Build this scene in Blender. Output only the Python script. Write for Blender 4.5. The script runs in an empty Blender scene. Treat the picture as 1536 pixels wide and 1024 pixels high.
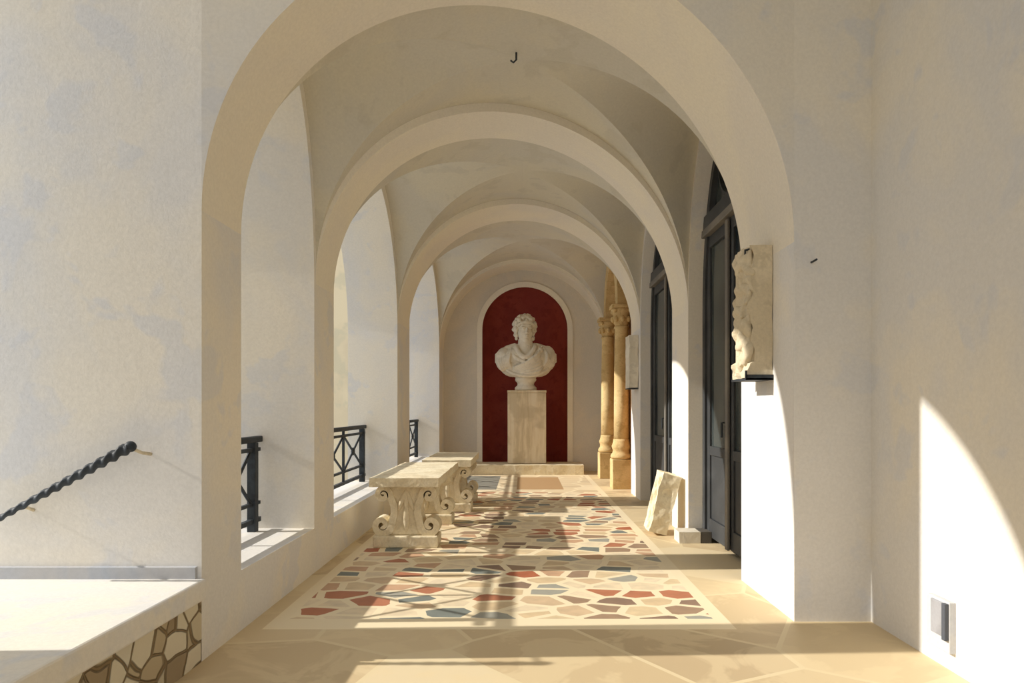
import bpy, bmesh, math, random
from mathutils import Vector, Matrix, noise
PI = math.pi
sc = bpy.context.scene
COL = sc.collection
random.seed(7)

# ------------------------------------------------------------------ materials
def newmat(name, rough=0.8):
    m = bpy.data.materials.new(name); m.use_nodes = True
    nt = m.node_tree; b = nt.nodes['Principled BSDF']
    b.inputs['Roughness'].default_value = rough
    b.inputs['Specular IOR Level'].default_value = 0.25
    return m, nt, b

def srgb(r, g, b):
    f = lambda c: (c/255/12.92) if c/255 <= 0.04045 else ((c/255+0.055)/1.055)**2.4
    return (f(r), f(g), f(b), 1)

def pos_node(nt):
    n = nt.nodes.new('ShaderNodeNewGeometry'); return n.outputs['Position']

def noise_tex(nt, vec, scale, detail=3, rough=0.5, dist=0.0):
    n = nt.nodes.new('ShaderNodeTexNoise')
    n.inputs['Scale'].default_value = scale; n.inputs['Detail'].default_value = detail
    n.inputs['Roughness'].default_value = rough; n.inputs['Distortion'].default_value = dist
    nt.links.new(vec, n.inputs['Vector']); return n

def ramp(nt, fac, stops, interp='LINEAR'):
    r = nt.nodes.new('ShaderNodeValToRGB'); r.color_ramp.interpolation = interp
    e = r.color_ramp.elements
    while len(e) < len(stops): e.new(0.5)
    for i, (p, c) in enumerate(stops):
        e[i].position = p; e[i].color = c
    nt.links.new(fac, r.inputs[0]); return r.outputs[0]

def mixc(nt, fac, a, b, mode='MIX'):
    m = nt.nodes.new('ShaderNodeMix'); m.data_type = 'RGBA'; m.blend_type = mode
    for sock, v in ((m.inputs[0], fac), (m.inputs[6], a), (m.inputs[7], b)):
        if isinstance(v, (int, float, tuple)): sock.default_value = v
        else: nt.links.new(v, sock)
    return m.outputs[2]

def mth(nt, op, a, b=None, c=None):
    m = nt.nodes.new('ShaderNodeMath'); m.operation = op
    for i, v in enumerate((a, b, c)):
        if v is None: continue
        if isinstance(v, (int, float)): m.inputs[i].default_value = v
        else: nt.links.new(v, m.inputs[i])
    return m.outputs[0]

def bump(nt, b, h, strength=0.3, dist=0.01):
    n = nt.nodes.new('ShaderNodeBump'); n.inputs['Strength'].default_value = strength
    n.inputs['Distance'].default_value = dist
    nt.links.new(h, n.inputs['Height']); nt.links.new(n.outputs[0], b.inputs['Normal'])

def mottled(name, c1, c2, c3=None, scale=1.3, grain=0.25, rough=0.85, bstr=0.09):
    """lime plaster / stone: soft-edged washes of two or three tones, plus a fine grain"""
    m, nt, b = newmat(name, rough)
    p = pos_node(nt)
    n1 = noise_tex(nt, p, scale, 4, 0.55, 0.6)
    n2 = noise_tex(nt, p, scale*3.1, 3, 0.6, 0.3)
    c = ramp(nt, n1.outputs[0], [(0.42, c1), (0.50, tuple((a+d)/2 for a, d in zip(c1, c2))), (0.56, c2)])
    if c3:
        f = ramp(nt, n2.outputs[0], [(0.56, (0, 0, 0, 1)), (0.62, (1, 1, 1, 1))])
        c = mixc(nt, mth(nt, 'MULTIPLY', f, 0.55), c, c3)
    g = noise_tex(nt, p, 55, 2, 0.7)
    gr = ramp(nt, g.outputs[0], [(0.3, (1-grain*0.3,)*3+(1,)), (0.7, (1, 1, 1, 1))])
    c = mixc(nt, 1.0, c, gr, 'MULTIPLY')
    nt.links.new(c, b.inputs['Base Color'])
    bump(nt, b, mth(nt, 'ADD', g.outputs[0], mth(nt, 'MULTIPLY', n2.outputs[0], 3)), bstr, 0.008)
    return m

M = {}
M['plaster'] = mottled('whitewashed_plaster', srgb(237, 230, 216), srgb(228, 225, 220), srgb(218, 219, 222), 0.9)
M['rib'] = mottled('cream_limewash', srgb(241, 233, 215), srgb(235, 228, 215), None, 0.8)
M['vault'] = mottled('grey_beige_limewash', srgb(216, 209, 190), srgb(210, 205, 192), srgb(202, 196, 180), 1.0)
M['backwall'] = mottled('grey_limewash', srgb(222, 213, 198), srgb(214, 208, 198), None, 1.2)
M['red'] = mottled('pompeian_red_paint', srgb(160, 72, 60), srgb(148, 64, 55), srgb(132, 55, 48), 2.0, 0.5)
M['travertine'] = mottled('travertine', srgb(238, 226, 196), srgb(230, 215, 182), srgb(216, 200, 166), 3.0, 0.4, 0.8, 0.4)
M['marble'] = mottled('old_marble', srgb(236, 229, 212), srgb(226, 218, 200), srgb(212, 204, 188), 4.0, 0.2, 0.6, 0.2)
M['pedestal'] = mottled('yellowed_marble', srgb(226, 212, 184), srgb(214, 200, 172), srgb(198, 184, 156), 2.5, 0.4)
M['ochre'] = mottled('ochre_stone', srgb(224, 198, 146), srgb(210, 182, 130), srgb(188, 158, 106), 3.0, 0.5)
M['brown'] = mottled('brown_ochre_plaster', srgb(172, 128, 78), srgb(154, 114, 70), None, 1.5, 0.5)
M['iron'] = mottled('dark_wrought_iron', srgb(48, 52, 56), srgb(58, 64, 70), None, 8.0, 0.3, 0.55)
M['doorframe'] = mottled('slate_painted_wood', srgb(62, 64, 66), srgb(74, 76, 78), None, 2.0, 0.3, 0.5)
M['doorlight'] = mottled('grey_painted_wood', srgb(132, 126, 116), srgb(116, 112, 106), None, 2.0, 0.3, 0.6)
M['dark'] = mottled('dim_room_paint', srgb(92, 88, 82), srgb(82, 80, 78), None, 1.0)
M['bluegrey'] = mottled('blue_grey_band_shade', srgb(176, 182, 192), srgb(188, 188, 190), None, 1.6)
M['greymetal'] = mottled('grey_paint', srgb(150, 150, 152), srgb(164, 164, 168), None, 3.0)
M['lightmetal'] = mottled('pale_grey_paint', srgb(206, 206, 206), srgb(198, 200, 204), None, 3.0)
M['darkmetal'] = mottled('dark_grey_paint', srgb(84, 88, 96), srgb(92, 94, 100), None, 3.0)

m, nt, b = newmat('window_glass', 0.12)
b.inputs['Base Color'].default_value = srgb(150, 160, 162)
b.inputs['Transmission Weight'].default_value = 0.55
b.inputs['Specular IOR Level'].default_value = 0.5
b.inputs['IOR'].default_value = 1.3
n = noise_tex(nt, pos_node(nt), 1.6, 3)
nt.links.new(ramp(nt, n.outputs[0], [(0.35, srgb(60, 70, 76)), (0.65, srgb(104, 112, 110))]), b.inputs['Base Color'])
M['glass'] = m

# vertical grain for the pedestal
m, nt, b = newmat('streaked_marble', 0.7)
p = pos_node(nt)
mp = nt.nodes.new('ShaderNodeMapping'); mp.inputs['Scale'].default_value = (1, 1, 0.12)
nt.links.new(p, mp.inputs[0])
n = noise_tex(nt, mp.outputs[0], 16, 4, 0.6)
n2 = noise_tex(nt, p, 2.2, 3)
c = ramp(nt, n.outputs[0], [(0.35, srgb(208, 192, 160)), (0.5, srgb(226, 211, 182)), (0.65, srgb(233, 221, 196))])
c = mixc(nt, ramp(nt, n2.outputs[0], [(0.52, (0, 0, 0, 1)), (0.6, (.55, .55, .55, 1))]), c, srgb(190, 174, 142))
nt.links.new(c, b.inputs['Base Color']); bump(nt, b, n.outputs[0], .3, .01)
M['streak'] = m

# rubble masonry
m, nt, b = newmat('rubble_masonry', 0.9)
p = pos_node(nt)
nz = noise_tex(nt, p, 3.0, 2)
vadd = nt.nodes.new('ShaderNodeVectorMath'); vadd.operation = 'MULTIPLY_ADD'
nt.links.new(nz.outputs['Color'], vadd.inputs[0]); vadd.inputs[1].default_value = (.12, .12, .12); nt.links.new(p, vadd.inputs[2])
v = nt.nodes.new('ShaderNodeTexVoronoi'); v.inputs['Scale'].default_value = 7.5; v.inputs['Randomness'].default_value = .9
ve = nt.nodes.new('ShaderNodeTexVoronoi'); ve.feature = 'DISTANCE_TO_EDGE'; ve.inputs['Scale'].default_value = 7.5; ve.inputs['Randomness'].default_value = .9
nt.links.new(vadd.outputs[0], v.inputs['Vector']); nt.links.new(vadd.outputs[0], ve.inputs['Vector'])
sep = nt.nodes.new('ShaderNodeSeparateColor'); nt.links.new(v.outputs['Color'], sep.inputs[0])
stone = ramp(nt, sep.outputs[0], [(0, srgb(218, 208, 184)), (0.3, srgb(204, 192, 164)), (0.55, srgb(188, 172, 142)), (0.75, srgb(160, 142, 114)), (0.87, srgb(214, 206, 186))], 'CONSTANT')
edge = ramp(nt, ve.outputs['Distance'], [(0.02, (0, 0, 0, 1)), (0.06, (1, 1, 1, 1))])
nt.links.new(mixc(nt, edge, srgb(140, 120, 90), stone), b.inputs['Base Color'])
bump(nt, b, edge, .8, .03)
M['rubble'] = m

# ---- floor : crazy-paved marble inlay inside a travertine border
def box_mask(nt, x, y, x0, x1, y0, y1):
    a = mth(nt, 'GREATER_THAN', x, x0); c = mth(nt, 'LESS_THAN', x, x1)
    d = mth(nt, 'GREATER_THAN', y, y0); e = mth(nt, 'LESS_THAN', y, y1)
    return mth(nt, 'MULTIPLY', mth(nt, 'MULTIPLY', a, c), mth(nt, 'MULTIPLY', d, e))

def floor_material():
    m, nt, b = newmat('inlaid_marble_floor', 0.6)
    p = pos_node(nt)
    s = nt.nodes.new('ShaderNodeSeparateXYZ'); nt.links.new(p, s.inputs[0])
    x, y = s.outputs[0], s.outputs[1]
    mp = nt.nodes.new('ShaderNodeMapping'); mp.inputs['Rotation'].default_value = (0, 0, .12); mp.inputs['Scale'].default_value = (.82, 1.15, 1); nt.links.new(p, mp.inputs[0])
    def vor(scale, feat, rnd=0.75, vec=None):
        v = nt.nodes.new('ShaderNodeTexVoronoi'); v.voronoi_dimensions = '2D'; v.feature = feat
        v.inputs['Scale'].default_value = scale; v.inputs['Randomness'].default_value = rnd
        nt.links.new(vec or mp.outputs[0], v.inputs['Vector']); return v
    S = 5.1
    v = vor(S, 'F1'); ve = vor(S, 'DISTANCE_TO_EDGE')
    sep = nt.nodes.new('ShaderNodeSeparateColor'); nt.links.new(v.outputs['Color'], sep.inputs[0])
    pal = [(0.0, srgb(222, 200, 162)), (0.10, srgb(184, 122, 92)), (0.19, srgb(230, 212, 180)), (0.32, srgb(164, 138, 114)),
           (0.42, srgb(128, 134, 128)), (0.49, srgb(218, 194, 156)), (0.60, srgb(204, 166, 134)), (0.68, srgb(234, 217, 186)),
           (0.78, srgb(146, 122, 104)), (0.84, srgb(212, 186, 152)), (0.92, srgb(166, 164, 152)), (0.965, srgb(176, 106, 76))]
    stone = ramp(nt, sep.outputs[0], pal, 'CONSTANT')
    var = noise_tex(nt, p, 9, 3)
    stone = mixc(nt, 1.0, stone, ramp(nt, var.outputs[0], [(0.3, (.86, .86, .86, 1)), (0.7, (1.05, 1.04, 1.02, 1))]), 'MULTIPLY')
    wob = mth(nt, 'MULTIPLY', noise_tex(nt, p, 14, 2).outputs[0], 0.05)
    edge = mth(nt, 'GREATER_THAN', ve.outputs['Distance'], mth(nt, 'ADD', wob, 0.085))
    mortar = srgb(238, 222, 188)
    mosaic = mixc(nt, edge, mortar, stone)
    # border slabs and flagstones
    v2 = vor(1.25, 'F1', 1.0, p); v2e = vor(1.25, 'DISTANCE_TO_EDGE', 1.0, p)
    sep2 = nt.nodes.new('ShaderNodeSeparateColor'); nt.links.new(v2.outputs['Color'], sep2.inputs[0])
    slab = ramp(nt, sep2.outputs[0], [(0, srgb(216, 195, 156)), (0.3, srgb(206, 184, 146)), (0.55, srgb(224, 206, 170)), (0.8, srgb(196, 174, 138))], 'CONSTANT')
    sn = noise_tex(nt, p, 2.5, 4, .6, .8)
    slab = mixc(nt, ramp(nt, sn.outputs[0], [(0.48, (0, 0, 0, 1)), (0.54, (.5, .5, .5, 1))]), slab, srgb(226, 206, 166))
    e2 = mth(nt, 'GREATER_THAN', v2e.outputs['Distance'], 0.016)
    slab = mixc(nt, e2, srgb(224, 206, 168), slab)
    mask = box_mask(nt, x, y, -1.34, 1.08, 3.80, 9.55)
    c = mixc(nt, mask, slab, mosaic)
    # pale frame line round the inlay
    fr = mth(nt, 'SUBTRACT', box_mask(nt, x, y, -1.42, 1.16, 3.62, 12.0), box_mask(nt, x, y, -1.34, 1.08, 3.80, 11.9))
    c = mixc(nt, fr, c, srgb(236, 220, 186))
    # far bay : pale paving and a brown panel
    far = box_mask(nt, x, y, -1.34, 1.08, 9.55, 11.9)
    v3 = vor(3.0, 'F1', .6); v3e = vor(3.0, 'DISTANCE_TO_EDGE', .6)
    s3 = nt.nodes.new('ShaderNodeSeparateColor'); nt.links.new(v3.outputs['Color'], s3.inputs[0])
    pale = ramp(nt, s3.outputs[0], [(0, srgb(226, 206, 170)), (0.4, srgb(214, 194, 160)), (0.7, srgb(232, 216, 184))], 'CONSTANT')
    c = mixc(nt, far, c, mixc(nt, mth(nt, 'GREATER_THAN', v3e.outputs['Distance'], .06), mortar, pale))
    c = mixc(nt, box_mask(nt, x, y, -.10, .60, 9.85, 11.6), c, srgb(186, 152, 112))
    c = mixc(nt, box_mask(nt, x, y, -1.2, -.40, 9.85, 11.8), c, srgb(140, 138, 128))  # grey patch: shadow on the left of the floor painted into the colour
    nt.links.new(c, b.inputs['Base Color'])
    bump(nt, b, mth(nt, 'MULTIPLY', edge, mask), .25, .004)
    return m
M['floor'] = floor_material()

m, nt, b = newmat('hazy_sea', 0.35)
n = noise_tex(nt, pos_node(nt), .02, 3)
nt.links.new(ramp(nt, n.outputs[0], [(0.4, srgb(150, 158, 166)), (0.6, srgb(166, 172, 176))]), b.inputs['Base Color'])
M['sea'] = m

# ------------------------------------------------------------------ mesh helpers
class MB:
    def __init__(s): s.v = []; s.f = []
    def add(s, vs, fs):
        o = len(s.v); s.v += [tuple(v) for v in vs]; s.f += [tuple(i+o for i in f) for f in fs]; return s
    def box(s, x0, x1, y0, y1, z0, z1):
        vs = [(x, y, z) for z in (z0, z1) for y in (y0, y1) for x in (x0, x1)]
        return s.add(vs, [(0, 2, 3, 1), (4, 5, 7, 6), (0, 1, 5, 4), (2, 6, 7, 3), (0, 4, 6, 2), (1, 3, 7, 5)])
    def quadstrip(s, A, B):
        n = len(A)
        return s.add(list(A)+list(B), [(i, i+1, n+i+1, n+i) for i in range(n-1)])
    def tube(s, pts, r, n=10, caps=True, flat=None):
        pts = [Vector(p) for p in pts]; k = len(pts)
        rs = r if isinstance(r, (list, tuple)) else [r]*k
        rings = []; up = Vector((0, 0, 1))
        prev = None
        for i, p in enumerate(pts):
            t = (pts[min(i+1, k-1)]-pts[max(i-1, 0)]).normalized()
            a = prev if prev is not None else (up if abs(t.z) < .9 else Vector((1, 0, 0)))
            u = (a - t*a.dot(t)).normalized(); prev = u; w = t.cross(u)
            rings.append([p + (u*math.cos(2*PI*j/n)+w*math.sin(2*PI*j/n))*rs[i] for j in range(n)])
        vs = [q for R in rings for q in R]
        fs = [(i*n+j, i*n+(j+1) % n, (i+1)*n+(j+1) % n, (i+1)*n+j) for i in range(k-1) for j in range(n)]
        if caps: fs += [tuple(range(n-1, -1, -1)), tuple((k-1)*n+j for j in range(n))]
        return s.add(vs, fs)
    def lathe(s, prof, c=(0, 0, 0), n=32, sx=1, sy=1):
        k = len(prof)
        vs = [(c[0]+r*math.cos(2*PI*j/n)*sx, c[1]+r*math.sin(2*PI*j/n)*sy, c[2]+z) for r, z in prof for j in range(n)]
        fs = [(i*n+j, i*n+(j+1) % n, (i+1)*n+(j+1) % n, (i+1)*n+j) for i in range(k-1) for j in range(n)]
        fs += [tuple(range(n-1, -1, -1)), tuple((k-1)*n+j for j in range(n))]
        return s.add(vs, fs)
    def ell(s, c, r, rot=None, n=16, m=10):
        R = rot or Matrix.Identity(3); c = Vector(c)
        vs = [c + R @ Vector((0, 0, r[2]))]
        for i in range(1, m):
            a = PI*i/m
            for j in range(n):
                b_ = 2*PI*j/n
                vs.append(c + R @ Vector((r[0]*math.sin(a)*math.cos(b_), r[1]*math.sin(a)*math.sin(b_), r[2]*math.cos(a))))
        vs.append(c + R @ Vector((0, 0, -r[2])))
        fs = [(0, 1+j, 1+(j+1) % n) for j in range(n)]
        for i in range(m-2):
            fs += [(1+i*n+j, 1+(i+1)*n+j, 1+(i+1)*n+(j+1) % n, 1+i*n+(j+1) % n) for j in range(n)]
        last = len(vs)-1
        fs += [(last, 1+(m-2)*n+(j+1) % n, 1+(m-2)*n+j) for j in range(n)]
        return s.add(vs, fs)
    def ribbon(s, pts, w, y0, y1):
        """band in the xz plane, half width w (number or list), from y0 to y1"""
        k = len(pts); ws = w if isinstance(w, list) else [w]*k
        L, Rr = [], []
        for i in range(k):
            a = Vector(pts[max(i-1, 0)]); b_ = Vector(pts[min(i+1, k-1)]); t = (b_-a).normalized(); nrm = Vector((-t.y, t.x))
            p = Vector(pts[i]); L.append(p+nrm*ws[i]); Rr.append(p-nrm*ws[i])
        vs = []
        for i in range(k):
            vs += [(L[i].x, y0, L[i].y), (Rr[i].x, y0, Rr[i].y), (Rr[i].x, y1, Rr[i].y), (L[i].x, y1, L[i].y)]
        fs = []
        for i in range(k-1):
            for j in range(4):
                fs.append((4*i+j, 4*i+(j+1) % 4, 4*i+4+(j+1) % 4, 4*i+4+j))
        fs += [(3, 2, 1, 0), (4*k-4, 4*k-3, 4*k-2, 4*k-1)]
        return s.add(vs, fs)
    def prism_xz(s, poly, y0, y1):
        n = len(poly)
        vs = [(x, y0, z) for x, z in poly]+[(x, y1, z) for x, z in poly]
        fs = [tuple(range(n)), tuple(range(2*n-1, n-1, -1))]+[(i, n+i, n+(i+1) % n, (i+1) % n) for i in range(n)]
        return s.add(vs, fs)
    def build(s, name, mat, parent=None, smooth=False, bevel=0, remesh=0, sm=0, loc=None):
        me = bpy.data.meshes.new(name); me.from_pydata(s.v, [], s.f)
        bm = bmesh.new(); bm.from_mesh(me)
        if not remesh: bmesh.ops.remove_doubles(bm, verts=bm.verts, dist=1e-5)
        bmesh.ops.recalc_face_normals(bm, faces=bm.faces); bm.to_mesh(me); bm.free()
        me.materials.append(mat)
        if smooth or remesh:
            for p in me.polygons: p.use_smooth = True
        o = bpy.data.objects.new(name, me); COL.objects.link(o)
        if loc: o.location = loc
        if parent: o.parent = parent
        if bevel:
            md = o.modifiers.new('bevel', 'BEVEL'); md.width = bevel; md.segments = 2; md.limit_method = 'ANGLE'; md.angle_limit = math.radians(35)
        if remesh:
            md = o.modifiers.new('remesh', 'REMESH'); md.mode = 'VOXEL'; md.voxel_size = remesh; md.use_smooth_shade = True
            if sm:
                md = o.modifiers.new('smooth', 'SMOOTH'); md.iterations = sm; md.factor = .5
        return o

def tag(o, label=None, cat=None, group=None, kind=None):
    if label: o['label'] = label
    if cat: o['category'] = cat
    if group: o['group'] = group
    if kind: o['kind'] = kind
    return o
def struct(name, mb, mat, label, cat, **k):
    return tag(mb.build(name, mat, **k), label, cat, None, 'structure')
GROUPS = {'stone_table': 'scroll-legged stone tables along the left side', 'iron_railing': 'iron railings in the left openings', 'stone_column': 'pair of ochre columns in the right wall', 'stone_block': 'small blocks at the pier foot'}
def thing(name, label, cat, loc=(0, 0, 0), rz=0, group=None):
    group = group or GROUPS.get(name)
    o = bpy.data.objects.new(name, None); COL.objects.link(o); o.location = loc; o.rotation_euler = (0, 0, rz)
    o.empty_display_size = .1
    return tag(o, label, cat, group)
def copy_tree(o, parent=None):
    c = o.copy(); COL.objects.link(c); c.parent = parent
    for ch in [q for q in bpy.data.objects if q.parent == o]: copy_tree(ch, c)
    return c

def roughblock(mb, sx, sy, sz, div, amp, seed, holes=(), lump=None, mat=None):
    """a weathered block: subdivided box, displaced, with chiselled hollows. origin at bottom centre"""
    def face(o, u, v, n, nu, nv):
        vs, fs = [], []
        for i in range(nu+1):
            for j in range(nv+1):
                vs.append(Vector(o)+Vector(u)*(i/nu)+Vector(v)*(j/nv))
        for i in range(nu):
            for j in range(nv):
                a = i*(nv+1)+j; fs.append((a, a+nv+1, a+nv+2, a+1))
        return vs, fs
    X, Y, Z = sx/2, sy/2, sz
    nx, ny, nz = [max(2, int(q/div)) for q in (sx, sy, sz)]
    allf = [((-X, -Y, 0), (2*X, 0, 0), (0, 0, Z), (0, -1, 0), nx, nz), ((-X, Y, 0), (2*X, 0, 0), (0, 0, Z), (0, 1, 0), nx, nz),
            ((-X, -Y, 0), (0, 2*Y, 0), (0, 0, Z), (-1, 0, 0), ny, nz), ((X, -Y, 0), (0, 2*Y, 0), (0, 0, Z), (1, 0, 0), ny, nz),
            ((-X, -Y, 0), (2*X, 0, 0), (0, 2*Y, 0), (0, 0, -1), nx, ny), ((-X, -Y, Z), (2*X, 0, 0), (0, 2*Y, 0), (0, 0, 1), nx, ny)]
    for o, u, v, n_, nu, nv in allf:
        vs, fs = face(o, u, v, n_, nu, nv)
        out = []
        for p in vs:
            q = p*1.0
            d = noise.noise_vector(p*6+Vector((seed, seed*2, 0)))*amp + noise.noise_vector(p*19+Vector((seed, 0, seed)))*amp*.45
            if p.z < 1e-6: d.z = 0
            q += d
            e = min(X-abs(p.x), 1) + 0; 
            for (hc, hr, hd, ax) in holes:
                dd = (p-Vector(hc)).length
                if dd < hr: q += Vector(ax)*hd*(1-(dd/hr)**2)
            if lump: q = lump(p, q)
            out.append(q)
        mb.add(out, fs)
    return mb

# ------------------------------------------------------------------ dimensions
H = 1.2
def Yd(D): return 1000*H/D
R = 1.27*H; XL, XR = -R, R
XLO, XRO = -R-.60, R+.60           # outer faces of the side walls
ZT = 4.9
spr = [1.78*H, 1.76*H, 1.87*H, 1.93*H]
riseR = [R, R, R, R]
# rib depths  (left front, left back, right front, right back)
ribs = [(3.158, 3.60, 3.75, 4.651), (4.90, 5.36, 6.17, 6.818), (8.108, 8.889, 8.696, 9.375), (12.12, 12.77, 12.12, 12.77)]
def lerp(a, b, t): return a+(b-a)*t
def ribY(i, X, back): 
    t = (X+R)/(2*R); r = ribs[i]
    return lerp(r[1], r[3], t) if back else lerp(r[0], r[2], t)

# ------------------------------------------------------------------ ribs (transverse arches)
N = 64
for i in range(4):
    cf, cb, of, ob = [], [], [], []
    for k in range(N+1):
        th = PI*k/N; X = -R*math.cos(th); z = spr[i]+R*math.sin(th)
        cf.append((X, ribY(i, X, 0), z)); cb.append((X, ribY(i, X, 1), z))
        of.append((X, ribY(i, X, 0), ZT)); ob.append((X, ribY(i, X, 1), ZT))
    mb = MB(); mb.quadstrip(cf, cb)
    if i: mb.quadstrip(cf, of)
    mb.quadstrip(cb, ob)
    struct('trim_%d' % (i+1), mb, M['rib'], ['broad cream soffit of the nearest round arch, running out of the picture at the top',
        'cream transverse arch rib, second from the viewer', 'cream transverse arch rib, third from the viewer',
        'cream transverse arch rib against the end wall, around the red niche'][i], 'arch')
    if i == 0:
        mb = MB(); mb.quadstrip(cf, of)
        struct('wall_front', mb, M['plaster'], 'whitewashed wall above the nearest arch', 'wall')

# ------------------------------------------------------------------ groin vaults
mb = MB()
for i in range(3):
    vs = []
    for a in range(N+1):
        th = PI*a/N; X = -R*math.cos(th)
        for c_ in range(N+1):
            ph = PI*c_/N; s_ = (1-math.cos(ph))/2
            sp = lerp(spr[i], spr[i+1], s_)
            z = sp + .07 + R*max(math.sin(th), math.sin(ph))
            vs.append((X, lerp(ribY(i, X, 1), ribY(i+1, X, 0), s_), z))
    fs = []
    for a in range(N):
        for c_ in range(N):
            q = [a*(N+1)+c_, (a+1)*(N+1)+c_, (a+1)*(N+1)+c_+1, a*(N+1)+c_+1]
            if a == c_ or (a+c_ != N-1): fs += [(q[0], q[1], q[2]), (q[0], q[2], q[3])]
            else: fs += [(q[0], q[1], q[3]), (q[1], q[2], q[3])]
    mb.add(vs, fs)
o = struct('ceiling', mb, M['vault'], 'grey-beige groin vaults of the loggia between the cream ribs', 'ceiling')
mb = MB().box(XLO, XRO+1.6, 3.16, 13.6, ZT-.02, ZT+.2)
struct('ceiling_roof', mb, M['plaster'], 'flat roof above the vaults', 'roof')

# ------------------------------------------------------------------ side walls with arched openings
def arch_panel(mb, xi, xo, y0, y1, a0, a1, sill, sp, apex, ztop=ZT, n=40, zbase=0.0):
    x0, x1 = min(xi, xo), max(xi, xo)
    mb.box(x0, x1, y0, a0, zbase, ztop); mb.box(x0, x1, a1, y1, zbase, ztop)
    if sill > zbase: mb.box(x0, x1, a0, a1, zbase, sill)
    c = (a0+a1)/2; h = (a1-a0)/2
    pts = [(c-h*math.cos(PI*k/n), sp+(apex-sp)*math.sin(PI*k/n)) for k in range(n+1)]
    for x in (x0, x1):
        mb.quadstrip([(x, y, z) for y, z in pts], [(x, y, ztop) for y, z in pts])
    mb.quadstrip([(x0, y, z) for y, z in pts], [(x1, y, z) for y, z in pts])
def bay_sp(i): return (spr[i]+spr[i+1])/2
SILL = .325
mb = MB()
Lopen = [(3.60, 4.86), (5.36, 8.07), (8.92, 12.08)]
arch_panel(mb, XL, XLO, 3.158, 5.1, *Lopen[0], SILL, bay_sp(0)-.05, bay_sp(0)+R-.06)
arch_panel(mb, XL, XLO, 5.1, 8.5, *Lopen[1], SILL, bay_sp(1)-.05, bay_sp(1)+R-.06)
arch_panel(mb, XL, XLO, 8.5, 13.6, *Lopen[2], SILL, bay_sp(2)-.05, bay_sp(2)+R-.06)
struct('wall_left', mb, M['plaster'], 'left wall of pillars and arched openings above a low parapet', 'wall')
mb = MB()
Ropen = [(4.66, 6.16), (6.83, 8.68), (9.42, 12.1)]
arch_panel(mb, XR, XRO, 3.75, 6.5, *Ropen[0], 0, bay_sp(0)-.05, bay_sp(0)+R-.03)
arch_panel(mb, XR, XRO, 6.5, 9.0, *Ropen[1], 0, bay_sp(1)-.05, bay_sp(1)+R-.06)
arch_panel(mb, XR, XRO, 9.0, 13.6, *Ropen[2], 0, bay_sp(2)-.05, bay_sp(2)+R-.06)
struct('wall_right', mb, M['plaster'], 'right wall of piers with two glazed doors and the column bay', 'wall')

# ledges (painted parapet tops)
# ------------------------------------------------------------------ end wall with niche
NC, NR, NSP, YB = .03, .815, 2.70, 12.77
mb = MB()
n = 40
pts = [(NC-NR*math.cos(PI*k/n), NSP+NR*math.sin(PI*k/n)) for k in range(n+1)]
mb.quadstrip([(x, YB, z) for x, z in pts], [(x, YB, ZT) for x, z in pts])
mb.add([(XL, YB, 0), (NC-NR, YB, 0), (NC-NR, YB, ZT), (XL, YB, ZT)], [(0, 1, 2, 3)])
mb.add([(XR, YB, 0), (NC+NR, YB, 0), (NC+NR, YB, ZT), (XR, YB, ZT)], [(0, 1, 2, 3)])
mb.box(XL, XR, 13.45, 13.6, 0, ZT)
struct('wall_back', mb, M['backwall'], 'grey-beige end wall around the red niche', 'wall')
mb = MB(); dep = .55
A = [NC-NR*math.cos(PI*k/n) for k in range(n+1)]; B = [YB+dep*math.sin(PI*k/n) for k in range(n+1)]
mb.quadstrip([(x, y, .1) for x, y in zip(A, B)], [(x, y, NSP) for x, y in zip(A, B)])
for j in range(14):
    b0, b1 = PI/2*j/14, PI/2*(j+1)/14
    f = lambda be: [(NC-NR*math.cos(PI*k/n)*math.cos(be), YB+dep*math.sin(PI*k/n)*math.cos(be), NSP+NR*math.sin(be)) for k in range(n+1)]
    mb.quadstrip(f(b0), f(b1))
struct('wall_niche', mb, M['red'], 'dark red round-headed niche behind the bust', 'niche', smooth=True)
# pale architrave of the niche
mb = MB()
w, pr = .10, .03
path = [(NC-NR, .18)]+pts+[(NC+NR, .18)]
outer = [(NC-NR-w, .18)]+[(NC-(NR+w)*math.cos(PI*k/n), NSP+(NR+w)*math.sin(PI*k/n)) for k in range(n+1)]+[(NC+NR+w, .18)]
mb.quadstrip([(x, YB-pr, z) for x, z in path], [(x, YB-pr, z) for x, z in outer])
mb.quadstrip([(x, YB-pr, z) for x, z in path], [(x, YB+.05, z) for x, z in path])
mb.quadstrip([(x, YB-pr, z) for x, z in outer], [(x, YB+.01, z) for x, z in outer])
struct('trim_5', mb, M['rib'], 'thin cream surround of the red niche', 'trim')

# ------------------------------------------------------------------ floor and the terrace round the viewer
mb = MB().box(-1.6, 3.6, -3.0, 13.6, -.2, 0)
struct('floor', mb, M['floor'], 'marble floor of coloured crazy paving framed by tan slabs', 'floor')
XO = 1.63*H
mb = MB().box(XO, XO+.35, -3.0, 3.76, 0, ZT)
struct('wall_outer_right', mb, M['plaster'], 'whitewashed wall on the right nearest the viewer, crossed by a slanting shadow edge', 'wall')
mb = MB().box(-4.6, XLO, 3.158, 3.5, -2.5, ZT)
struct('wall_outer_left', mb, M['plaster'], 'whitewashed wall on the left carrying the twisted handrail', 'wall')
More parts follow.
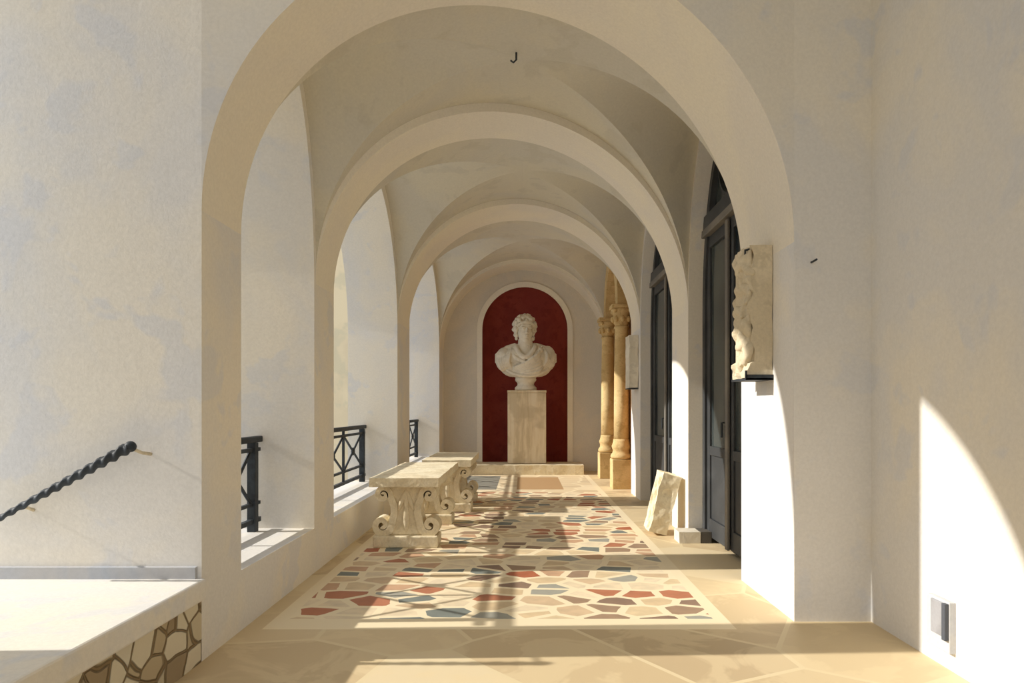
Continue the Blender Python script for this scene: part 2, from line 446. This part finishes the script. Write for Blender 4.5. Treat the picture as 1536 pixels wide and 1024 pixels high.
# side wall of the terrace, outside the frame on the left, with its arched opening (throws the sloping shadow on the right)
mb = MB()
prof = [(-3.0, 0.6), (0.9, 0.6), (0.9, 2.2)]
c_, h_ = 3.16, .985
a1_ = math.atan2(1.62, .84)
arc = [(4.0-1.825*math.cos(a1_*k/24), 2.2+1.825*math.sin(a1_*k/24)) for k in range(25)]
for x in (-2.78, -2.60):
    mb.quadstrip([(x, y, z) for y, z in arc], [(x, y, 6.3) for y, z in arc])
mb.quadstrip([(-2.78, y, z) for y, z in arc], [(-2.60, y, z) for y, z in arc])
mb.box(-2.78, -2.60, -3.0, c_-h_, -.2, 6.3)
mb.box(-2.78, -2.60, c_, 3.5, ZT, 6.3)
mb.box(-1.0, 2.5, -3.0, 3.15, ZT, ZT+.15)  # overhead slab out of view, added to darken the right side
struct('wall_side_shade_slab', mb, M['plaster'], 'unseen side wall of the terrace with an arched opening, plus an added shade slab overhead', 'wall')
PZ = .33*H+.0
mb = MB().box(-2.60, XL+.0, -1.0, 3.158, -.2, PZ-.10)
struct('wall_parapet', mb, M['rubble'], 'rubble stone face of the low parapet at the lower left', 'wall')
mb = MB().box(-2.78, XL+.025, -1.0, 3.158, PZ-.10, PZ)
struct('trim_6', mb, M['plaster'], 'white coping slab on the low parapet at the lower left', 'coping', bevel=.01)
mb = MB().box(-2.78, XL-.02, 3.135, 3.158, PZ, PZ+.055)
struct('baseboard_left', mb, M['bluegrey'], 'blue-grey band with a painted-in shadow tone where the left wall meets the parapet', 'baseboard')  # skirting strip whose colour carries the shadow at the wall foot
# ------------------------------------------------------------------ rooms behind the right wall
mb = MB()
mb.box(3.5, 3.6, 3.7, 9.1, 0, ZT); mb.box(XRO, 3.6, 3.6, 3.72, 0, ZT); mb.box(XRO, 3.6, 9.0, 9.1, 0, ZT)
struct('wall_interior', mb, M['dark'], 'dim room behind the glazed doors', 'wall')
mb = MB()
mb.box(2.25, 2.4, 9.1, 13.6, 0, ZT)
arch_panel(mb, 1.60, 1.80, 9.42, 12.1, 10.12, 11.46, 0, 2.76, 3.45, n=30, ztop=4.0)
struct('wall_ochre', mb, M['brown'], 'ochre brown wall behind the pair of columns', 'wall')
mb = MB().add([(-400, -300, -40), (-1.9, -300, -40), (-1.9, 600, -40), (-400, 600, -40)], [(0, 1, 2, 3)])
struct('ground', mb, M['sea'], 'pale hazy sea far below the loggia', 'sea')

mb = MB()
nr, na = 26, 48
vs = []; fs = []
for i in range(nr+1):
    t = i/nr
    for j in range(na):
        a = 2*PI*j/na; rr = 62*(t**.7) 
        x, y = -82+rr*math.cos(a), 300+rr*1.5*math.sin(a)
        z = 150*(1-t)**.8 - 42*t + 14*noise.noise(Vector((x*.04, y*.04, 2)))*(t*(1-t)*4) - 2
        vs.append((x, y, z))
for i in range(nr):
    for j in range(na): fs.append((i*na+j, i*na+(j+1) % na, (i+1)*na+(j+1) % na, (i+1)*na+j))
mb.add(vs, fs)
M['cliff'] = mottled('limestone_cliff', srgb(226, 208, 172), srgb(216, 198, 164), srgb(200, 190, 160), .03)
struct('ground_cliff', mb, M['cliff'], 'tan limestone headland seen as a narrow strip through the second left opening', 'cliff')

# ------------------------------------------------------------------ glazed doors
def door(idx, a0, a1, sp, apex, label):
    root = tag(thing('door_%d' % idx, label, 'door', ((XR+.15), (a0+a1)/2, 0)), kind='structure')
    w = (a1-a0)/2 - .004; X0, X1 = 0, .07
    zt0, zt1 = 2.78, 2.90
    n = 30
    zap = apex-.02
    def ar(off): 
        return [(-(w-off)*math.cos(PI*k/n), sp+(zap-off-sp)*math.sin(PI*k/n)) for k in range(n+1)]
    o_, i_ = ar(0), ar(.075)
    o_ = [(-w, .02)]+o_+[(w, .02)]; i_ = [(-w+.075, .02)]+i_+[(w-.075, .02)]
    mb = MB()
    for x in (X0-.02, X1): mb.quadstrip([(x, y, z) for y, z in o_], [(x, y, z) for y, z in i_])
    mb.quadstrip([(X0-.02, y, z) for y, z in i_], [(X1, y, z) for y, z in i_])
    mb.quadstrip([(X0-.02, y, z) for y, z in o_], [(X1, y, z) for y, z in o_])
    mb.build('frame', M['doorframe'], root)
    MB().box(X0-.04, X1, -w+.01, w-.01, zt0+.03, zt1+.03).build('transom', M['doorframe'], root, bevel=.006)
    MB().box(X0-.05, X1-.02, -w+.02, w-.02, zt0-.035, zt0+.03).build('transom_moulding', M['doorlight'], root, bevel=.006)
    # fanlight
    fl = MB(); fl.box(X0-.01, X1-.01, -.03, .03, zt1+.03, zap-.06)
    for s_ in (-1, 1):
        # arched glazing bars
        q = [(s_*(.03+(w*.42)*math.sin(PI/2*k/10)), zt1+.04+(zap-zt1-.25)*(1-math.cos(PI/2*k/10))) for k in range(11)]
        for k in range(10):
            y_, z_ = q[k]; y2, z2 = q[k+1]
            fl.add([(X0, y_, z_), (X0, y2, z2), (X0, y2, z2+.035), (X0, y_, z_+.035), (X1-.02, y_, z_), (X1-.02, y2, z2), (X1-.02, y2, z2+.035), (X1-.02, y_, z_+.035)],
                   [(0, 1, 2, 3), (4, 7, 6, 5), (0, 4, 5, 1), (3, 2, 6, 7)])
    f_ = fl.build('fanlight_bars', M['doorframe'], root)
    g = MB(); ins = [p for p in ar(.06) if p[1] > zt1]
    g.add([(X0+.03, y, z) for y, z in ins]+[(X0+.03, ins[-1][0], zt1), (X0+.03, ins[0][0], zt1)], [tuple(range(len(ins)+2))])
    g.build('fanlight_glass', M['glass'], root)
    # leaves
    for s_ in (-1, 1):
        ya, yb = (.008, w-.08)
        if s_ < 0: ya, yb = -yb, -ya
        st = .085; z0, z1 = .05, zt0-.04
        lf = MB()
        lf.box(X0, X0+.05, ya, ya+st, z0, z1); lf.box(X0, X0+.05, yb-st, yb, z0, z1)
        lf.box(X0, X0+.05, ya+st, yb-st, z1-.1, z1); lf.box(X0, X0+.05, ya+st, yb-st, z0, z0+.16)
        lf.box(X0, X0+.05, ya+st, yb-st, .78, .86)
        lf.box(X0+.015, X0+.035, ya+st, yb-st, z0+.16, .78)
        leaf = lf.build('door_leaf', M['doorframe'], root, bevel=.005)
        MB().box(X0+.02, X0+.03, ya+st, yb-st, .86, z1-.1).build('glass_pane', M['glass'], leaf)
        if s_ > 0:
            hb = MB().tube([(X0, ya+.04, 1.08), (X0-.05, ya+.04, 1.08), (X0-.05, ya+.04, .96)], .01)
            hb.build('door_handle', M['iron'], leaf)
    MB().box(X0-.03, X0-.008, -.035, .035, .05, zt0-.05).build('astragal', M['doorlight'], root, bevel=.005)
    return root
door(1, *Ropen[0], bay_sp(0)-.05, bay_sp(0)+R-.03, 'tall dark arched glazed double door nearest the viewer, right of the leaning marble fragment')
door(2, *Ropen[1], bay_sp(1)-.05, bay_sp(1)+R-.06, 'narrow-looking dark arched glazed door farther off, between the column bay and the nearer door')

# ------------------------------------------------------------------ railings
def railing(a0, a1, label, np_):
    root = thing('iron_railing', label, 'railing', (-1.92, (a0+a1)/2, SILL), group=None)
    L = (a1-a0)/2; zt = .985-SILL
    MB().box(-.024, .024, -L+.003, L-.003, zt-.03, zt+.015).build('top_rail', M['iron'], root, bevel=.008)
    for z, t in ((.905, .013), (.52, .012), (.40, .016)):
        MB().box(-t, t, -L+.02, L-.02, z-SILL-t, z-SILL+t).build('bar', M['iron'], root)
    e = .13
    for s_ in (-1, 1):
        MB().box(-.03, .03, s_*(L-e)-.03, s_*(L-e)+.03, 0, zt-.03).build('post', M['iron'], root, bevel=.004)
    pw = (2*(L-e)-.06)/np_
    for k in range(np_):
        y0 = -L+e+.03+pw*k; y1 = y0+pw; z0, z1 = .52-SILL, .905-SILL
        mb = MB(); mb.tube([(0, y0, z0), (0, y1, z1)], .012, 6); mb.tube([(0.001, y0, z1), (0.001, y1, z0)], .012, 6)
        xb = mb.build('cross_brace', M['iron'], root)
        k2 = MB().ell((0, (y0+y1)/2, (z0+z1)/2), (.022, .045, .045)).build('rosette', M['iron'], xb, smooth=True)
        if k < np_-1:
            MB().box(-.012, .012, y1-.012, y1+.012, .40-SILL, zt-.03).build('upright', M['iron'], root)
    return root
railing(*Lopen[0], 'dark iron railing in the nearest left opening, mostly hidden by the front pillar', 2)
railing(*Lopen[1], 'dark iron crossed railing in the second left opening, behind the stone tables', 3)
railing(*Lopen[2], 'dark iron railing in the farthest left opening, beside the end wall', 4)

# ------------------------------------------------------------------ stone tables on scrolled supports
def spiral(c, r0, r1, a0, a1, n):
    return [(c[0]+lerp(r0, r1, k/n)*math.cos(math.radians(lerp(a0, a1, k/n))), c[1]+lerp(r0, r1, k/n)*math.sin(math.radians(lerp(a0, a1, k/n)))) for k in range(n+1)]
def table_support(root, yc, wd=.58):
    sup = None
    k = wd/.58
    # central waisted body
    prof = [(.15, .10), (.135, .17), (.10, .25), (.082, .32), (.09, .39), (.13, .45), (.16, .50), (.17, .53)]
    poly = [(x*k, z) for x, z in prof]+[(-x*k, z) for x, z in reversed(prof)]
    sup = MB().prism_xz(poly, yc-.075, yc+.075).build('leg', M['travertine'], root, bevel=.012)
    for s_ in (-1, 1):
        top = spiral((.205, .452), .012, .062, 90-430, 180, 26)
        mid = [(.125, .40), (.105, .345), (.105, .29), (.118, .235)]
        bot = spiral((.215, .188), .085, .014, 185, 185+470, 30)
        P_ = top+mid+bot
        ws = [lerp(.014, .027, min(1, i/20)) for i in range(len(top))]+[.03]*len(mid)+[lerp(.032, .014, i/30) for i in range(len(bot))]
        P_ = [(s_*x*k, z) for x, z in P_]
        mb = MB().ribbon(P_, ws, yc-.09, yc+.09)
        mb.build('scroll', M['travertine'], sup, bevel=.006)
        MB().add([], []) 
    # carved leaf on the face, on both faces
    for f_ in (-1, 1):
        lf = MB()
        for t in (-1, 0, 1):
            lf.ell((.035*t, yc+f_*.078, .40), (.022, .018, .095), Matrix.Rotation(-.35*t, 3, 'Y'), 10, 8)
        lf.ell((0, yc+f_*.078, .25), (.03, .016, .12), None, 10, 8)
        lf.build('carved_leaf', M['travertine'], sup, smooth=True)
    MB().box(-wd/2, wd/2, yc-.13, yc+.13, 0, .10).build('plinth', M['travertine'], sup, bevel=.012)
    return sup
def stone_table(x0, x1, y0, y1, label, seed):
    root = thing('stone_table', label, 'table', ((x0+x1)/2, (y0+y1)/2, 0))
    W, L = x1-x0, y1-y0
    mb = roughblock(MB(), W, L, .075, .05, .005, seed)
    s_ = mb.build('tabletop', M['travertine'], root, bevel=.0); s_.location = (0, 0, .53)
    ye = L/2-.13-.06
    table_support(root, -ye, .56); table_support(root, ye*.75, .56)
    return root
stone_table(-1.31, -.72, 5.66, 7.36, 'nearer pale stone table on scroll-carved legs by the left parapet', 1.3)
stone_table(-1.16, -.60, 7.62, 8.98, 'farther pale stone table, its top showing behind the nearer one', 5.1)

# ------------------------------------------------------------------ step, pedestal and bust
tag(roughblock(MB(), 2.06, .74, .175, .06, .006, 3.3).build('stone_step', M['travertine'], loc=(.06, 12.38, 0)), 'long low tan stone step along the foot of the end wall', 'step')
PX = .065; PY = 12.50
ped = thing('pedestal', 'tall square streaked marble pedestal under the bust', 'pedestal', (PX, PY, .184))
pw = .355
mb = MB()
fl = []
nfl = 7
MB().box(-pw, pw, -.22, .22, .0, 1.30).build('shaft', M['streak'], ped, bevel=.008)
MB().box(-pw-.006, pw+.006, -.227, .227, 1.302, 1.345).build('top_slab', M['streak'], ped, bevel=.006)
BZ = .184+1.347
bust = thing('marble_bust', 'colossal draped marble bust with curly hair on the tall pedestal before the red niche', 'bust', (PX-.02, PY-.02, BZ))
u = .01237
def px(x, y, dy=0): return ((x-787)*u, dy, (585-y)*u)     # sizes taken in units of 1.24 cm
MB().lathe([(.20, 0), (.205, .03), (.20, .06), (.165, .085), (.155, .12), (.165, .15), (.19, .175), (.20, .20), (.19, .24), (.17, .27)], n=28, sy=.85).build('socle', M['marble'], bust, smooth=True)
# figure: chest, neck, head with the face turned a little to the viewer's right
mb = MB()
mb.ell((0, .02, .52), (.46, .19, .28))
mb.ell((-.18, -.02, .60), (.28, .17, .20)); mb.ell((.18, -.02, .60), (.28, .17, .20))
mb.ell((-.42, .02, .57), (.14, .14, .18)); mb.ell((.42, .02, .57), (.14, .14, .18))
mb.ell((0, -.02, .36), (.30, .15, .16))
mb.tube([(0, .03, .60), (-.005, .01, .80), (-.01, 0, .96)], [.17, .15, .13], 20)
mb.ell((-.05, -.06, .78), (.03, .04, .12), Matrix.Rotation(.3, 3, 'Y')); mb.ell((.05, -.06, .78), (.03, .04, .12), Matrix.Rotation(-.3, 3, 'Y'))
HR = Matrix.Rotation(math.radians(-2), 3, 'X') @ Matrix.Rotation(math.radians(12), 3, 'Z') @ Matrix.Rotation(math.radians(2), 3, 'Y')
hc = Vector((-.015, .0, 1.13))
def he(c, r, rot=None):
    mb.ell(hc+HR @ Vector(c), r, HR @ (rot or Matrix.Identity(3)))
he((0, .04, .06), (.165, .20, .185))              # skull
he((0, -.03, -.06), (.142, .15, .18))             # face mass
he((0, -.09, -.195), (.06, .07, .05))             # chin
he((-.075, -.08, -.07), (.055, .07, .07)); he((.075, -.08, -.07), (.055, .07, .07))   # cheeks
he((0, -.135, .065), (.115, .045, .045))          # forehead
he((-.062, -.155, .025), (.048, .03, .014)); he((.062, -.155, .025), (.048, .03, .014)) # brows
he((-.06, -.145, -.006), (.028, .026, .015)); he((.06, -.145, -.006), (.028, .026, .015)) # eyes
he((0, -.185, -.03), (.016, .03, .06), Matrix.Rotation(.22, 3, 'X'))                       # nose bridge
he((0, -.205, -.072), (.028, .026, .02))                                                   # nose tip
he((0, -.172, -.118), (.042, .02, .011)); he((0, -.168, -.142), (.034, .02, .012))         # lips
he((-.165, .01, -.02), (.018, .035, .05)); he((.165, .01, -.02), (.018, .035, .05))         # ears
he((0, -.05, -.17), (.10, .10, .05))
fig = mb.build('figure', M['marble'], bust, remesh=.0085, sm=3)
# hair
mb = MB(); random.seed(11)
for k in range(300):
    a = random.uniform(0, 2*PI); e = math.asin(random.uniform(-.55, 1))
    d = Vector((math.cos(a)*math.cos(e), math.sin(a)*math.cos(e), math.sin(e)))
    if d.y < -.55 and d.z < .45: continue
    if d.z < 0 and d.y < -.25: continue
    q_ = random.uniform(.97, 1.09); p = Vector((d.x*.198*q_, .035+d.y*.21*q_, .07+d.z*.205*q_))
    s_ = random.uniform(.022, .040)
    mb.ell(hc+HR @ p, (s_, s_, s_*random.uniform(.7, 1.2)), HR, 9, 6)
for s_ in (-1, 1):      # thick curls over the ears, down to the jaw and the nape
    for k in range(26):
        t = random.random(); mb.ell(hc+HR @ Vector((s_*(.185-.035*t+random.uniform(-.012, .014)), random.uniform(-.03, .09), .06-.23*t)), (.032, .036, .034), HR, 9, 6)
for k in range(13):     # fringe
    t = (k-6)/6
    mb.ell(hc+HR @ Vector((.15*t, -.165+.07*t*t, .125-.055*t*t+random.uniform(-.012, .012))), (.028, .03, .036), HR @ Matrix.Rotation(random.uniform(-.6, .6), 3, 'Y'), 9, 6)
mb.ell(hc+HR @ Vector((0, .05, .085)), (.185, .195, .185), HR)
mb.build('hair', M['marble'], bust, remesh=.0085, sm=0)
# cloak : thick mantle wrapped over both shoulders with folds
mb = MB()
def fold(pts, r0, r1=None, n=9):
    pts = [Vector(p) for p in pts]; out = []
    for i in range(len(pts)-1):
        p0 = pts[max(i-1, 0)]; p1 = pts[i]; p2 = pts[i+1]; p3 = pts[min(i+2, len(pts)-1)]
        for k in range(8):
            t = k/8; out.append(.5*((2*p1)+(-p0+p2)*t+(2*p0-5*p1+4*p2-p3)*t*t+(-p0+3*p1-3*p2+p3)*t**3))
    out.append(pts[-1]); m_ = len(out)
    mb.tube(out, [lerp(r0, r1 or r0, abs(2*i/(m_-1)-1)) for i in range(m_)], n)
mb.ell((-.40, .02, .58), (.17, .17, .23)); mb.ell((.40, .02, .60), (.17, .18, .24))
mb.ell((-.27, .02, .47), (.24, .19, .21), Matrix.Rotation(.55, 3, 'Y')); mb.ell((.27, .02, .47), (.24, .19, .21), Matrix.Rotation(-.55, 3, 'Y'))
mb.ell((-.24, .04, .72), (.19, .13, .12), Matrix.Rotation(-.45, 3, 'Y')); mb.ell((.24, .04, .73), (.19, .13, .12), Matrix.Rotation(.45, 3, 'Y'))
# collar of the mantle round the neck
fold([(-.17, .06, .84), (-.17, -.10, .78), (-.10, -.18, .66), (0, -.205, .61), (.10, -.18, .67), (.17, -.10, .79), (.16, .06, .86)], .05, .045)
fold([(-.24, .05, .80), (-.25, -.10, .70), (-.16, -.19, .58), (-.02, -.21, .53)], .04, .035)
for j in range(6):      # folds fanning from the right shoulder across the breast
    f0 = j/5
    fold([(.30+.05*f0, -.06, .82-.06*j), (.22+.03*f0, -.20, .67-.062*j), (.02-.10*f0, -.235+.01*j, .52-.044*j), (-.22-.02*f0, -.185+.015*j, .42-.03*j)], .030, .018)
for j in range(6):      # folds over the left shoulder
    fold([(-.26-.045*j, -.04, .79-.035*j), (-.29-.04*j, -.165, .66-.03*j), (-.31-.025*j, -.19+.01*j, .52-.03*j), (-.25-.02*j, -.13+.01*j, .40)], .03, .018)
for j in range(5):
    fold([(.33+.035*j, -.06, .80-.05*j), (.40+.03*j, -.155+.02*j, .66-.04*j), (.38+.02*j, -.155+.02*j, .52-.02*j), (.26+.02*j, -.12+.01*j, .38)], .03, .018)
for sx in (-1, 1):
    mb.tube([(sx*.18, .04, .84), (sx*.34, .02, .79), (sx*.46, 0, .72), (sx*.535, 0, .66), (sx*.55, .01, .52)], [.06, .06, .055, .045, .03], 10)
    mb.ell((sx*.50, .0, .60), (.06, .12, .13))
fold([(-.40, -.10, .40), (-.22, -.17, .30), (0, -.20, .265), (.22, -.17, .29), (.42, -.10, .40)], .034, .03)
cl = mb.build('cloak', M['marble'], bust, remesh=.009, sm=1)
MB().ell((.27, -.14, .74), (.05, .03, .05)).build('brooch', M['marble'], bust, smooth=True)

# ------------------------------------------------------------------ ochre columns
def column(loc, label):
    root = thing('stone_column', label, 'column', loc)
    MB().box(-.155, .155, -.155, .155, 0, .44).build('pedestal_block', M['ochre'], root, bevel=.01)
    MB().lathe([(.15, .445), (.165, .475), (.155, .51), (.135, .53), (.128, .57), (.14, .60), (.148, .63), (.135, .66), (.125, .70), (.12, .74)], n=28).build('base', M['ochre'], root, smooth=True)
    MB().lathe([(.115, .74), (.113, 1.2), (.108, 1.8), (.10, 2.38), (.112, 2.40), (.112, 2.42), (.10, 2.435)], n=28).build('shaft', M['ochre'], root, smooth=True)
    cp = MB().lathe([(.10, 2.435), (.112, 2.48), (.135, 2.54), (.14, 2.56), (.125, 2.58), (.135, 2.63), (.16, 2.67), (.15, 2.69)], n=28)
    for a in range(8):
        t = a*PI/4
        cp.ell((.13*math.cos(t), .13*math.sin(t), 2.53), (.035, .035, .05), None, 10, 7)
        if a % 2: cp.ell((.165*math.cos(t), .165*math.sin(t), 2.655), (.035, .035, .035), None, 10, 7)
    cap = cp.build('capital', M['ochre'], root, smooth=True)
    MB().box(-.165, .165, -.165, .165, 2.69, 2.745).build('abacus', M['ochre'], cap, bevel=.01)
    return root
c1 = column((1.475, 10.02, 0), 'nearer ochre stone column on a square block, beside the white pier')
c2 = copy_tree(c1); c2.location = (1.455, 11.50, 0); c2['label'] = 'farther ochre stone column, partly hidden behind the nearer one by the end wall'
# archivolt carried by the columns
mb = MB(); ca, ha = 10.76, .74
ai = [(ca-(ha-.14)*math.cos(PI*k/30), 2.747+.74*math.sin(PI*k/30)) for k in range(31)]
ao = [(ca-(ha+.12)*math.cos(PI*k/30), 2.747+.98*math.sin(PI*k/30)) for k in range(31)]
for x in (1.40, 1.598): mb.quadstrip([(x, y, z) for y, z in ai], [(x, y, z) for y, z in ao])
mb.quadstrip([(1.40, y, z) for y, z in ai], [(1.598, y, z) for y, z in ai]); mb.quadstrip([(1.40, y, z) for y, z in ao], [(1.598, y, z) for y, z in ao])
struct('trim_7', mb, M['ochre'], 'ochre stone arch springing from the two columns', 'arch')

# ------------------------------------------------------------------ antiquities on the right
def carve(p, q):
    if p.x < -.06+1e-4:
        a = math.sin(p.z*21+2*math.sin(p.y*17))*math.cos(p.y*26+p.z*9)
        q.x -= .028*a + .02*noise.noise(p*22)
        if p.z < .10: q.x -= .025
    return q
mb = roughblock(MB(), .13, .30, .81, .018, .006, 9.1, (), carve)
rel = thing('carved_relief', 'upright carved grey stone relief fixed high on the nearest right pier', 'relief', (XR-.068, 4.22, 1.385))
mb.build('slab', M['pedestal'], rel, smooth=False)
mb = MB()
random.seed(4)
for k in range(26):
    z = .04+.74*k/25; s_ = random.uniform(.022, .05)
    y = -.075+.045*math.sin(k*1.1)+random.uniform(-.02, .02)
    Rm = Matrix.Rotation(random.uniform(-1, 1), 3, 'X') @ Matrix.Rotation(random.uniform(-.7, .7), 3, 'Y')
    mb.ell((-.062-random.uniform(0, .03), y, z), (s_*.6, s_*.7, s_*1.3), Rm, 12, 8)
    mb.ell((-.062, y+random.uniform(.07, .16), z), (s_*.6, s_*.8, s_*1.0), Rm, 12, 8)
mb.box(-.072, -.05, -.13, .13, .02, .79)
mb.build('carving', M['pedestal'], rel, remesh=.007, sm=1)
brk = MB(); brk.box(-.10, .066, -.165, -.153, -.012, .02); brk.box(-.10, .066, -.165, .13, -.014, -.002); brk.box(-.105, -.095, -.165, -.153, -.014, .045)
brk.build('bracket', M['iron'], rel)
MB().tube([(.066, -.1, .78), (-.05, -.1, .80), (-.085, -.1, .79), (-.085, -.1, .76)], .007, 8).build('hook', M['iron'], rel)

mb = roughblock(MB(), .115, .34, .70, .035, .008, 2.2, (((-.055, 0, .3), .12, .03, (1, 0, 0)),))
tag(mb.build('marble_slab', M['marble'], loc=(XR-.062, 9.0, 1.47)), 'plain white marble slab fixed on the pier beside the columns', 'slab')
b_ = MB().box(-.06, .058, -.18, .17, 0, .012).build('bracket', M['iron'], bpy.data.objects['marble_slab'], loc=(0, 0, -.014))

frag = thing('marble_fragment', 'broken marble block with drilled hollows leaning against the pier between the doors', 'stone fragment', (1.265, 6.42, .0))
holes = [((-.085, yy, zz), rr_, .075, (1, 0, 0)) for yy, zz, rr_ in ((-.09, .48, .05), (.05, .44, .05), (-.03, .33, .055), (.09, .28, .05), (-.09, .20, .05), (.04, .13, .055), (-.05, .06, .04))]
holes += [((.0, -.15, .38), .05, .02, (0, 1, 0)), ((0, 0, .58), .09, .05, (0, 0, -1))]
mb = roughblock(MB(), .17, .30, .57, .012, .012, 6.6, holes)
o = mb.build('block', M['travertine'], frag, smooth=False); o.rotation_euler = (0, math.radians(14), 0); o.location = (0, 0, .022)
tag(roughblock(MB(), .19, .20, .10, .04, .004, 4.4).build('stone_block', M['marble'], loc=(1.48, 6.02, 0)), 'small pale stone block at the foot of the pier, in front of the leaning fragment', 'stone', GROUPS['stone_block'])
tag(roughblock(MB(), .09, .20, .10, .04, .004, 7.4).build('stone_block', M['dark'], loc=(1.625, 6.02, 0)), 'small dark stone block at the corner of the nearer door', 'stone', GROUPS['stone_block'])

# ------------------------------------------------------------------ handrail, wall box, hooks
A0 = Vector((-1.80, 3.06, 1.03)); A1 = Vector((-2.46, 3.08, .68))
A0 = Vector(((212-785)/380*H, 3.07, H+(612-668)/380*H)); A1 = Vector(((10-785)/380*H, 3.09, H+(612-777)/380*H))
hr = thing('handrail', 'twisted dark iron handrail sloping down the left wall', 'handrail', tuple(A0))
d = A1-A0; L = d.length; t = d.normalized(); u1 = Vector((0, 1, 0)); u2 = t.cross(u1)
mb = MB(); rings = 120; nn = 16; vs = []; fs = []
for i in range(rings+1):
    s_ = i/rings; r_ = lerp(.023, .012, s_)
    if i == rings: r_ = .003
    for j in range(nn):
        a = 2*PI*j/nn
        rr = r_*(1+.28*math.cos(2*(a+s_*L*52)))
        p = t*(s_*L)+(u1*math.cos(a)+u2*math.sin(a))*rr
        vs.append(p)
for i in range(rings):
    for j in range(nn): fs.append((i*nn+j, i*nn+(j+1) % nn, (i+1)*nn+(j+1) % nn, (i+1)*nn+j))
fs += [tuple(range(nn)), tuple(rings*nn+j for j in range(nn))]
mb.add(vs, fs); mb.build('twisted_bar', M['iron'], hr, smooth=True)
MB().ell((0, 0, 0), (.026, .026, .026)).build('end_knob', M['iron'], hr, smooth=True)
MB().tube([(0.0, 0, -.005), (.035, .03, -.03), (.045, .088, -.04)], .008, 8).build('wall_bracket', M['pedestal'], hr, smooth=True)
MB().tube([tuple(d*.8), tuple(d*.8+Vector((0, .072, -.03)))], .008, 8).build('wall_bracket', M['pedestal'], hr, smooth=True)

bx = thing('wall_box', 'small grey metal utility box low on the right wall', 'box', (XO, 3.10, .085))
MB().box(-.03, 0, -.085, .085, 0, .235).build('case', M['lightmetal'], bx, bevel=.004)
MB().box(-.042, -.031, -.075, .035, .07, .225).build('cover', M['greymetal'], bx, bevel=.003)
MB().box(-.05, -.031, -.083, -.058, .06, .228).build('hinge_strip', M['darkmetal'], bx, bevel=.003)

tag(MB().tube([(0, 0, 0), (0, -.03, .0), (.012, -.045, .008)], .006, 8).build('wall_nail', M['iron'], loc=(1.62, 3.749, 2.02), smooth=True), 'small bent iron nail in the right pier face near the relief', 'nail')
zc = bay_sp(0)+.07+R
tag(MB().tube([(0, 0, 0), (0, 0, -.05), (-.02, 0, -.07), (-.04, 0, -.055)], .007, 8).build('ceiling_hook', M['iron'], loc=(-.05, 4.72, zc-.002), smooth=True), 'small iron hook in the crown of the nearest vault', 'hook')

# ------------------------------------------------------------------ light
sun = bpy.data.lights.new('sun', 'SUN'); sun.energy = 4.1; sun.angle = math.radians(.7); sun.color = (1, .95, .87)
so = bpy.data.objects.new('sun', sun); COL.objects.link(so)
dirv = Vector((1, .035, -.54)).normalized()
so.rotation_euler = dirv.to_track_quat('-Z', 'Y').to_euler(); so.location = (-8, 3, 8)

w = bpy.data.worlds.new('sky'); sc.world = w; w.use_nodes = True
nt = w.node_tree; bg = nt.nodes['Background']
tc = nt.nodes.new('ShaderNodeTexCoord'); sp_ = nt.nodes.new('ShaderNodeSeparateXYZ'); nt.links.new(tc.outputs['Generated'], sp_.inputs[0])
c = ramp(nt, sp_.outputs[2], [(0.0, (.60, .58, .54, 1)), (0.15, (.68, .67, .65, 1)), (.45, (.86, .89, .93, 1)), (1.0, (.86, .92, 1, 1))])
nt.links.new(c, bg.inputs[0]); bg.inputs[1].default_value = 1.0

# ------------------------------------------------------------------ camera
cam = bpy.data.cameras.new('camera'); co = bpy.data.objects.new('camera', cam); COL.objects.link(co)
co.location = (0, 0, H); co.rotation_euler = (PI/2, 0, 0)
cam.sensor_fit = 'HORIZONTAL'; cam.sensor_width = 36; cam.lens = 36*1000/1536
cam.shift_x = (768-785)/1536; cam.shift_y = (612-512)/1536; cam.clip_end = 2000
sc.camera = co
sc.view_settings.view_transform = 'Standard'; sc.view_settings.look = 'None'; sc.view_settings.gamma = 1
sc.view_settings.use_curve_mapping = False
sc.view_settings.exposure = 0.34
sc.cycles.max_bounces = 10; sc.cycles.diffuse_bounces = 7
sc.cycles.use_denoising = True
